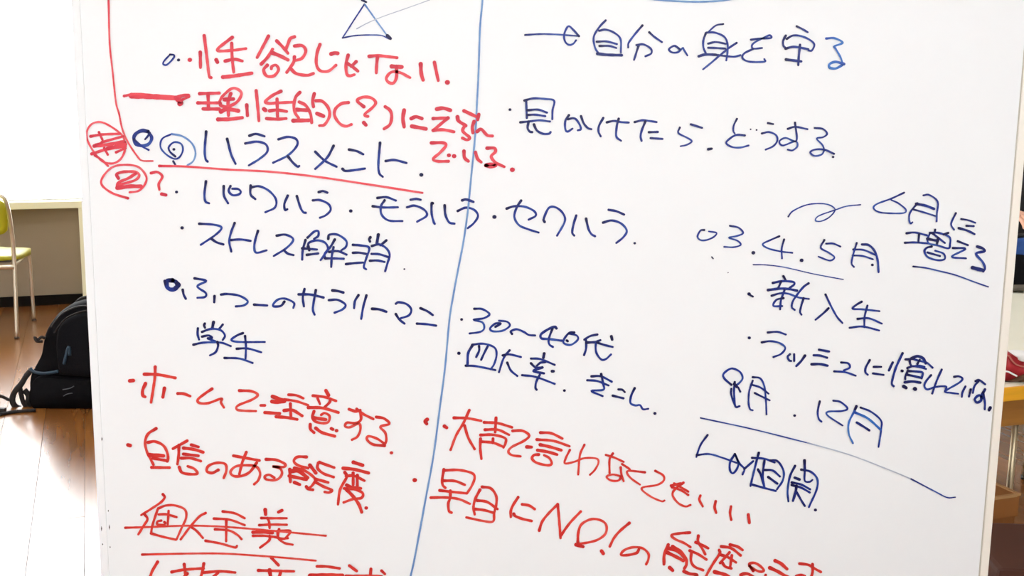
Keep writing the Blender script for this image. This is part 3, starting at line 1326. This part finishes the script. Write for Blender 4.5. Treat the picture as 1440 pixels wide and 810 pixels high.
# ------------------------------------------------------------ lime chair at the counter (left) 
def make_chair(label, loc, rz, group='lime seated tube chairs'):
    # origin: floor under the seat centre; the sitter looks along +y
    t = thing('chair', label, 'chair', loc, rz, group)
    r = .0115; W = .225
    for s in (-1, 1):
        obj('back_leg', tube(bmesh.new(), [(s * W, -.27, .0), (s * W, -.245, .22), (s * W, -.225, .44), (s * W, -.235, .60), (s * (W - .01), -.262, .76), (s * (W - .04), -.275, .815), (s * .06, -.278, .83), (0, -.278, .83)], r, 10, 5), M['chrome'], t, smooth=True)
        obj('front_leg', tube(bmesh.new(), [(s * (W - .02), .255, .0), (s * (W - .02), .245, .2), (s * (W - .02), .23, .40), (s * (W - .03), .20, .425), (s * (W - .03), .10, .425)], r * .9, 10, 5), M['chrome'], t, smooth=True)
        obj('side_rail', tube(bmesh.new(), [(s * (W - .005), -.23, .415), (s * (W - .03), .215, .415)], r * .9, 10), M['chrome'], t, smooth=True)
        for y in (-.27, .255):
            xx = s * (W if y < 0 else W - .02)
            obj('foot_cap', tube(bmesh.new(), [(xx, y, 0), (xx, y, .008)], r * 1.25, 10), M['pan'], t)
    obj('cross_rail', tube(bmesh.new(), [(-W, -.235, .405), (W, -.235, .405)], r * 1.1, 10), M['chrome'], t, smooth=True)
    bm = bmesh.new(); bmesh.ops.create_grid(bm, x_segments=12, y_segments=12, size=1)
    top = [v for v in bm.verts]
    ext = bmesh.ops.extrude_face_region(bm, geom=bm.faces[:])
    lowv = [v for v in ext['geom'] if isinstance(v, bmesh.types.BMVert)]
    def shape(v, low):
        x, y = v.co.x, v.co.y
        rr = (abs(x) ** 4 + abs(y) ** 4) ** .25; k = max(abs(x), abs(y)) / rr if rr > 1e-6 else 1
        z = .475 - .012 * (x * x + y * y) - (.022 * max(0, y - .5) ** 1.5 * 4)
        if low: z = .428 - .010 * y
        v.co = Vector((x * k * .236, y * k * .245 + .035, z))
    for v in top: shape(v, False)
    for v in lowv: shape(v, True)
    bmesh.ops.recalc_face_normals(bm, faces=bm.faces)
    obj('seat', bm, M['lime'], t, smooth=True)
    obj('seat_pan', bx((-.19, -.18, .424), (.19, .235, .438), .004), M['pan'], t)
    bm = bmesh.new(); bmesh.ops.create_grid(bm, x_segments=12, y_segments=8, size=1)
    ext = bmesh.ops.extrude_face_region(bm, geom=bm.faces[:]); lv = {v for v in ext['geom'] if isinstance(v, bmesh.types.BMVert)}
    for v in bm.verts:
        x, z = v.co.x, v.co.y; e = (abs(x) ** 6 + abs(z) ** 6) ** (1 / 6); k = max(abs(x), abs(z)) / e if e > 1e-6 else 1
        y = -.262 - .02 * z * k + .022 * (1 - x * x); y += -.030 if v in lv else 0
        v.co = Vector((x * k * .213, y, .695 + z * k * .105))
    bmesh.ops.recalc_face_normals(bm, faces=bm.faces)
    obj('backrest', bm, M['lime'], t, smooth=True)
    return t
bfoot = on_z(24, 476, 0); ffoot = on_z(49, 449, 0)
d = (ffoot - bfoot).normalized(); rz = math.atan2(d.y, d.x) - math.pi / 2 - .04
R = Matrix.Rotation(rz, 4, 'Z')
loc = bfoot - (R @ Vector((.225, -.27, 0)))
make_chair('lime green padded chair with bright tube legs, facing the wall at the left', loc, rz)
# ------------------------------------------------------------ backpack on the floor
g0 = on_z(122, 571, 0); BD = g0.y
def bp(x, y, dy=0.0): p = on_y(x, y, BD + dy); return p
bk = thing('backpack', 'black backpack with a thin blue-piped pocket lying upright on the floor by the board', 'backpack', (bp(110, 571).x, BD, 0))
def loc_(p): return Vector(p) - bk.location
prof = [(46, 573), (42, 562), (40, 545), (42, 528), (50, 512), (57, 498), (60, 482), (63, 468), (69, 455), (80, 441), (95, 430), (112, 424), (130, 421), (150, 424), (164, 434), (172, 455), (177, 490), (180, 530), (178, 560), (170, 571), (150, 572), (110, 573), (75, 574)]
def slab(prof, y0, y1, rnd, mid=None):
    bm = bmesh.new(); P = [bp(x, y) for x, y in prof]; c = sum(P, Vector()) / len(P); rings = []
    prm = [(0, 1 - rnd * 1.0), (.06, 1 - rnd * .5), (.2, 1 - rnd * .12), (.5, 1), (.8, 1 - rnd * .12), (.94, 1 - rnd * .5), (1, 1 - rnd)]
    PP = spline(P + [P[0]], 3)[:-1]
    for t, sca in prm:
        rings.append([bm.verts.new(loc_(Vector((c.x + (p.x - c.x) * sca, y0 + (y1 - y0) * t, max(.002, c.z + (p.z - c.z) * sca - (0 if p.z > .05 else (1 - sca) * c.z)))))) for p in PP])
    for A, B in zip(rings, rings[1:]):
        for i in range(len(A)): bm.faces.new((A[i], A[(i + 1) % len(A)], B[(i + 1) % len(A)], B[i]))
    bm.faces.new(rings[0][::-1]); bm.faces.new(rings[-1]); bmesh.ops.recalc_face_normals(bm, faces=bm.faces)
    return bm
obj('body', slab(prof, BD - .02, BD + .20, .10), M['black'], bk, smooth=True)
pf = [(52, 571), (46, 560), (47, 545), (54, 530), (66, 526), (100, 529), (140, 530), (168, 530), (172, 550), (168, 568), (110, 570)]
pk = obj('front_pocket', slab(pf, BD - .05, BD + .02, .035), M['black'], bk, smooth=True)
pf2 = [(88, 524), (84, 490), (86, 462), (98, 446), (120, 438), (145, 441), (160, 455), (165, 490), (164, 524), (125, 527)]
obj('upper_pocket', slab(pf2, BD - .055, BD + .02, .12), M['mesh'], bk, smooth=True)
def strip(pts, r, m, name, dy, par=bk, flat=True, n=5):
    P = [loc_(bp(x, y, dyy if dyy is not None else dy)) for x, y, *q in pts for dyy in [q[0] if q else None]]
    return obj(name, tube(bmesh.new(), P, r, 8, n), m, par, smooth=True)
strip([(42, 518), (48, 523), (60, 525), (72, 524), (82, 522)], .0075, M['navy'], 'blue_piping', -.045)
strip([(72, 460), (85, 443), (100, 434), (116, 430), (135, 431)], .003, M['pan'], 'zip_line', -.032)
strip([(76, 468), (90, 450), (106, 441), (122, 437), (136, 438)], .0035, M['strapc'], 'zip_line', -.058)
strip([(90, 512), (94, 495), (97, 488), (98, 500)], .007, M['navy'], 'blue_panel', -.06)
strip([(88, 548), (98, 546), (104, 543)], .0022, M['dullgrey'], 'zip_pull', -.055)
strip([(89, 557), (95, 554), (102, 553)], .0022, M['dullgrey'], 'zip_pull', -.055)
strip([(104, 430, .08), (112, 421, .08), (124, 418, .08), (132, 426, .08)], .007, M['strapc'], 'top_handle', .08)
strip([(64, 476, -.02), (58, 474, -.03), (53, 478, -.03), (49, 474, -.03), (52, 480, -.03), (60, 480, -.02)], .0065, M['strapc'], 'side_buckle', 0)
strip([(44, 520, .0), (36, 530, -.01), (30, 540, -.02), (22, 549, -.03), (18, 558, -.03), (18, 566, -.03), (24, 573, -.02), (36, 575, -.01), (48, 573, 0)], .013, M['strapc'], 'shoulder_strap', 0)
strip([(28, 545, -.02), (30, 556, -.02), (33, 566, -.02), (38, 573, -.01)], .011, M['strapc'], 'shoulder_strap', 0)
strip([(34, 548, -.02), (40, 556, -.02), (40, 566, -.02), (46, 573, 0)], .013, M['strapc'], 'shoulder_strap', 0)
strip([(18, 560, -.03), (12, 562, -.03), (8, 560, -.03), (0, 557, -.03), (-14, 556, -.03)], .0075, M['strapc'], 'loose_strap', 0)
def onfloor(pts, r, name):
    P = [loc_(on_z(x, y, r)) for x, y in pts]; return obj(name, tube(bmesh.new(), P, r, 8, 5), M['strapc'], bk, smooth=True)
onfloor([(50, 577), (30, 578), (12, 580), (-4, 583), (-20, 580)], .0075, 'loose_strap')
obj('strap_buckle', bx(loc_(on_z(2, 579, .001)) - Vector((.018, .012, 0)), loc_(on_z(2, 579, .001)) + Vector((.018, .012, .018)), .004), M['pan'], bk)
# ------------------------------------------------------------ table at the right, its load, and the box
TZ = .72
A = on_z(1407, 546, TZ)                            # on the near top edge
u = RM.to_3x3() @ Vector((1, 0, 0)); v = RM.to_3x3() @ Vector((0, 1, 0))
far = on_z(1432, 408.5, TZ); depth = (far - A).dot(v) + .03
TM = Matrix.Translation(Vector((A.x, A.y, 0))) @ Matrix.Rotation(TH, 4, 'Z')
tb = thing('table', 'yellow wood table with overexposed cream colour on its top and tube legs right of the board', 'table', (A.x, A.y, 0), TH)
x0, x1 = -.32, 1.25
e = on_z(1407, 546, TZ); th = .033
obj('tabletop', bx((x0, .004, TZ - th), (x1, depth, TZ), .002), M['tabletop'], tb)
obj('edge_band', bx((x0, -.006, TZ - th - .001), (x1, .004, TZ + .0005), .002), M['edge'], tb)
lt = TM.inverted() @ on_y(1427, 607, e.y + .25)
lf = TM.inverted() @ on_y(1420, 686, e.y + .25)
obj('apron', bx((x0 + .05, .055, on_y(1415, 604, A.y + .05).z), (x1 - .05, .075, TZ - th)), M['apron'], tb)
obj('apron', bx((x0 + .05, depth - .075, lt.z), (x1 - .05, depth - .055, TZ - th)), M['apron'], tb)
for lx in (lt.x + .0, x1 - .08):
    for ly in (lt.y, depth - .09):
        lx = x0 + .1 if (ly > lt.y and lx < .6) else lx
        obj('table_leg', tube(bmesh.new(), [(lx, ly, TZ - th), (lx, ly, .012)], .0095, 14), M['tube'], tb, smooth=True)
        obj('leg_foot', tube(bmesh.new(), [(lx, ly, 0), (lx, ly, .014)], .013, 14), M['pan'], tb, smooth=True)
# red bag on the table
def blob(bm, pts, y0, y1, rnd=.25, wob=0):
    c = sum(pts, Vector()) / len(pts); rings = []; PP = spline(pts + [pts[0]], 4)[:-1]
    for t, sca in ((0, 1 - rnd), (.15, 1 - rnd * .3), (.5, 1), (.85, 1 - rnd * .3), (1, 1 - rnd)):
        rings.append([bm.verts.new((c.x + (p.x - c.x) * sca + random.uniform(-wob, wob), y0 + (y1 - y0) * t + random.uniform(-wob, wob), c.z + (p.z - c.z) * sca if p.z > TZ + .012 else p.z)) for p in PP])
    for A_, B_ in zip(rings, rings[1:]):
        for i in range(len(A_)): bm.faces.new((A_[i], A_[(i + 1) % len(A_)], B_[(i + 1) % len(A_)], B_[i]))
    bm.faces.new(rings[0][::-1]); bm.faces.new(rings[-1]); bmesh.ops.recalc_face_normals(bm, faces=bm.faces)
    return bm
ry = e.y + .07
rb0 = on_y(1440, 541, ry); rb = thing('pouch', 'red pouch with brown patterned base and a white patch, at the table edge', 'bag', (rb0.x, ry, TZ))
def rl(bm): bmesh.ops.translate(bm, verts=bm.verts, vec=(-rb0.x, -ry, -TZ)); return bm
S = lambda L_, Y: [on_y(x, y, Y) for x, y in L_]
gz = lambda P: [Vector((p.x, p.y, max(p.z, TZ + .002))) for p in P]
obj('pouch_body', rl(blob(bmesh.new(), gz(S([(1398, 542), (1397, 518), (1406, 502), (1416, 496), (1427, 499), (1440, 506), (1458, 508), (1474, 514), (1480, 530), (1478, 542), (1440, 543)], ry)), ry, ry + .13, .2, .0045)), M['redbag'], rb, smooth=True)
obj('pouch_base', rl(blob(bmesh.new(), gz(S([(1404, 544), (1406, 538), (1418, 536), (1430, 531), (1441, 526), (1462, 524), (1477, 530), (1478, 544), (1440, 545)], ry)), ry - .012, ry + .10, .1, .001)), M['brownbag'], rb, smooth=True)
obj('white_patch', rl(blob(bmesh.new(), S([(1427, 500), (1438, 498), (1458, 500), (1466, 508), (1452, 510), (1437, 509), (1430, 505)], ry), ry - .006, ry + .06, .2, .0)), M['white'], rb, smooth=True)
obj('crease', rl(tube(bmesh.new(), S([(1411, 522), (1418, 523), (1426, 527), (1430, 529)], ry - .003), .0025, 6, 4)), M['white'], rb, smooth=True)
obj('crease', rl(tube(bmesh.new(), S([(1412, 503), (1418, 500), (1424, 508), (1430, 513), (1440, 516)], ry - .003), .0022, 6, 4)), M['lip'], rb, smooth=True)
# black and blue tote at the far side of the table
ty = far.y - .05
t0 = on_y(1450, 408, ty)
tt = thing('tote_bag', 'black tote bag with a blue top, standing at the far side of the table', 'bag', (t0.x, ty, TZ))
def tl(bm): bmesh.ops.translate(bm, verts=bm.verts, vec=(-t0.x, -ty, -TZ)); return bm
obj('bag_body', tl(blob(bmesh.new(), gz(S([(1418, 407), (1419, 380), (1421, 352), (1450, 348), (1490, 350), (1494, 380), (1494, 407), (1455, 408)], ty)), ty, ty + .16, .06)), M['black'], tt, smooth=True)
obj('blue_top', tl(blob(bmesh.new(), S([(1420, 358), (1421, 342), (1428, 337), (1450, 335), (1485, 337), (1491, 346), (1490, 357), (1455, 360)], ty), ty - .008, ty + .15, .1)), M['denim'], tt, smooth=True)
obj('bottom_rim', tl(blob(bmesh.new(), gz(S([(1417, 408), (1418, 401), (1450, 400), (1494, 400), (1495, 408), (1455, 409)], ty)), ty - .006, ty + .165, .03)), M['greytrim'], tt, smooth=True)
obj('carry_strap', tl(tube(bmesh.new(), S([(1424, 338), (1428, 333), (1440, 331), (1465, 331), (1478, 338)], ty + .03), .008, 8, 4)), M['strapc'], tt, smooth=True)
# brown box beside the table leg, and a dark stool in front of it
BZ = .45
a_, c_ = on_z(1401, 680, BZ), on_z(1440, 697, BZ); dv = (a_ - c_).normalized(); nv = Vector((-dv.y, dv.x, 0))
q0 = c_ + dv * ((2.79 - c_.y) / dv.y); q = [q0, q0 + dv * .42, q0 + dv * .42 + nv * .34, q0 + nv * .34]
bc = sum(q, Vector()) / 4; bc.z = 0; ang = math.atan2(dv.y, dv.x) - math.pi / 2
bb = thing('storage_box', 'brown lidded box beside the metal table leg', 'box', bc, ang)
obj('box_body', bx((-.165, -.205, 0), (.165, .205, BZ - .05), .003), M['card'], bb)
obj('box_lid', bx((-.17, -.21, BZ - .06), (.17, .21, BZ), .003), M['card'], bb)
obj('lid_rim', bx((.160, -.212, BZ - .004), (.1715, .212, BZ + .002)), M['cardedge'], bb)
obj('lid_rim', bx((-.1715, -.212, BZ - .006), (.160, -.203, BZ + .001)), M['cardedge'], bb)
SZ = .47
f0 = on_z(1345, 732, SZ); fd = Vector((1, -.06, 0)).normalized(); f1 = f0 + fd * .40; fn = Vector((-fd.y, fd.x, 0)); wS = (f1 - f0).length
sc0 = (f0 + f1) / 2 - fn * .14; sc0.z = 0
st = thing('stool', 'low stool with a dark reddish-brown top, at the lower right behind the board edge', 'stool', sc0, math.atan2(fd.y, fd.x))
obj('seat', bx((-wS / 2, -.14, SZ - .045), (wS / 2, .14, SZ), .012), M['reddish'], st)
for sx in (-1, 1):
    for sy in (-1, 1):
        obj('leg', tube(bmesh.new(), [(sx * (wS / 2 - .04), sy * .105, SZ - .04), (sx * (wS / 2 - .025), sy * .12, 0)], .014, 10), M['reddish'], st, smooth=True)
    obj('stretcher', tube(bmesh.new(), [(sx * (wS / 2 - .032), -.11, .18), (sx * (wS / 2 - .032), .11, .18)], .009, 8), M['reddish'], st, smooth=True)
# ------------------------------------------------------------ person seated behind the table, mostly past the right edge of the view
hw = on_y(1437, 319, ty + .07)
P0 = Vector((hw.x + .22, hw.y + .58, 0)); PI = math.pi
pr = thing('person', 'person in a black long-sleeved top seated behind the table, one hand on the tote bag', 'person', P0, PI)
PMi = (Matrix.Translation(P0) @ Matrix.Rotation(PI, 4, 'Z')).inverted()
h = PMi @ hw; h.z += .022
def skin_body():
    V, E, Rr = [], [], []
    def add(p, r, par=None):
        V.append(Vector(p)); Rr.append(r); i = len(V) - 1
        if par is not None: E.append((par, i))
        return i
    def chain(par, L_):
        for p, r in L_: par = add(p, r, par)
        return par
    pel = add((0, -.03, .575), .095)
    chest = chain(pel, [((0, -.02, .70), .115), ((0, .015, .84), .12), ((0, .02, .99), .13), ((0, .02, 1.12), .105)])
    chain(chest, [((0, .03, 1.20), .055), ((0, .045, 1.27), .05), ((0, .065, 1.335), .072), ((0, .07, 1.40), .085), ((0, .06, 1.455), .08), ((0, .055, 1.49), .05)])
    def hand(wr, fw, dn, side):
        # fw: unit direction of the fingers, dn: palm normal (down), side: unit thumb side
        a = V[wr]; palm = add(a + fw * .045, .020, wr); k = add(a + fw * .075, .017, palm)
        for j, (o, L_) in enumerate(((.028, .072), (.010, .080), (-.010, .075), (-.028, .060))):
            b = a + fw * .088 + side * o
            i = add(b, .0095, k); i = add(b + fw * L_ * .45 + dn * .006, .0085, i); i = add(b + fw * L_ * .75 + dn * .020, .0078, i); add(b + fw * L_ * .86 + dn * .036, .0068, i)
        i = add(a + fw * .035 + side * .032, .012, palm); i = add(a + fw * .062 + side * .050 + dn * .008, .0100, i); add(a + fw * .086 + side * .052 + dn * .020, .0085, i)
    sh = chain(chest, [((.10, .015, 1.135), .075), ((.17, .01, 1.125), .062)])
    wr = chain(sh, [((.215, .05, 1.03), .050), ((.250, .10, .94 if h.z < 1 else .97), .043), ((h.x + .02, h.y - .24, h.z + .028), .036), ((h.x, h.y - .10, h.z + .018), .024)])
    hand(wr, Vector((-.15, 1, -.06)).normalized(), Vector((0, 0, -1)), Vector((-1, -.1, 0)).normalized())
    sh = chain(chest, [((-.10, .015, 1.135), .075), ((-.17, .01, 1.125), .062)])
    wr = chain(sh, [((-.215, .02, 1.0), .050), ((-.23, .04, .86), .043), ((-.20, .16, .76), .035), ((-.16, .25, .69), .025)])
    hand(wr, Vector((.35, 1, -.25)).normalized(), Vector((0, -.2, -1)), Vector((1, -.3, 0)).normalized())
    for s in (-1, 1):
        chain(pel, [((s * .085 - .01, .02, .57), .08), ((s * .09 - .08, .20, .56), .07), ((s * .10 - .18, .36, .545), .058), ((s * .10 - .20, .37, .30), .050), ((s * .10 - .20, .33, .10), .036), ((s * .10 - .20, .38, .042), .036), ((s * .11 - .20, .48, .035), .030)])
    me = bpy.data.meshes.new('skeleton'); me.from_pydata(V, E, []); o = bpy.data.objects.new('skeleton', me); C.objects.link(o)
    md = o.modifiers.new('skin', 'SKIN'); sv = me.skin_vertices[0].data
    for i, r in enumerate(Rr): sv[i].radius = (r, r)
    sv[0].use_root = True
    ss = o.modifiers.new('sub', 'SUBSURF'); ss.levels = ss.render_levels = 2
    dg = bpy.context.evaluated_depsgraph_get(); m2 = bpy.data.meshes.new_from_object(o.evaluated_get(dg))
    bpy.data.objects.remove(o)
    return m2
me = skin_body(); me.name = 'body'
for m in (M['knit'], M['skin'], M['jean'], M['rubber']): me.materials.append(m)
for p in me.polygons:
    c = p.center; p.use_smooth = True
    if c.z > 1.225: p.material_index = 1
    elif c.y > h.y - .105 and c.x > 0 and c.z > .7: p.material_index = 1
    elif c.x < 0 and c.y > .24 and c.z > .62: p.material_index = 1
    elif c.z < .10: p.material_index = 3
    elif c.z < .63: p.material_index = 2
obj('body', me, None, pr)
def ball(c, r, sx=1, sy=1, sz=1):
    bm = bmesh.new(); bmesh.ops.create_uvsphere(bm, u_segments=20, v_segments=12, radius=r, matrix=Matrix.Translation(c) @ Matrix.Diagonal((sx, sy, sz, 1))); return bm
hb = ball((0, .045, 1.425), .104, 1, 1.02, 1.05)
bmesh.ops.delete(hb, geom=[v for v in hb.verts if v.co.y > .095 and v.co.z < 1.455 or v.co.z < 1.34], context='VERTS')
obj('hair', hb, M['hair'], pr, smooth=True)
for s in (-1, 1):
    ey = obj('eye', ball((s * .030, .1375, 1.405), .0095), M['eye'], pr, smooth=True)
    obj('iris', ball((s * .030, .1445, 1.405), .0046), M['iris'], ey, smooth=True)
    obj('ear', ball((s * .089, .06, 1.39), .024, .4, .8, 1.2), M['skin'], pr, smooth=True)
    obj('eyebrow', tube(bmesh.new(), [(s * .018, .147, 1.425), (s * .034, .146, 1.43), (s * .050, .138, 1.424)], .0032, 6, 3), M['hair'], pr, smooth=True)
obj('nose', ball((0, .150, 1.378), .014, .8, 1.1, 1.6), M['skin'], pr, smooth=True)
obj('mouth', ball((0, .132, 1.343), .018, 1.2, .6, .32), M['lip'], pr, smooth=True)
make_chair('lime green padded chair holding the person in black behind the table', P0 + Vector((0, .0, 0)), PI)
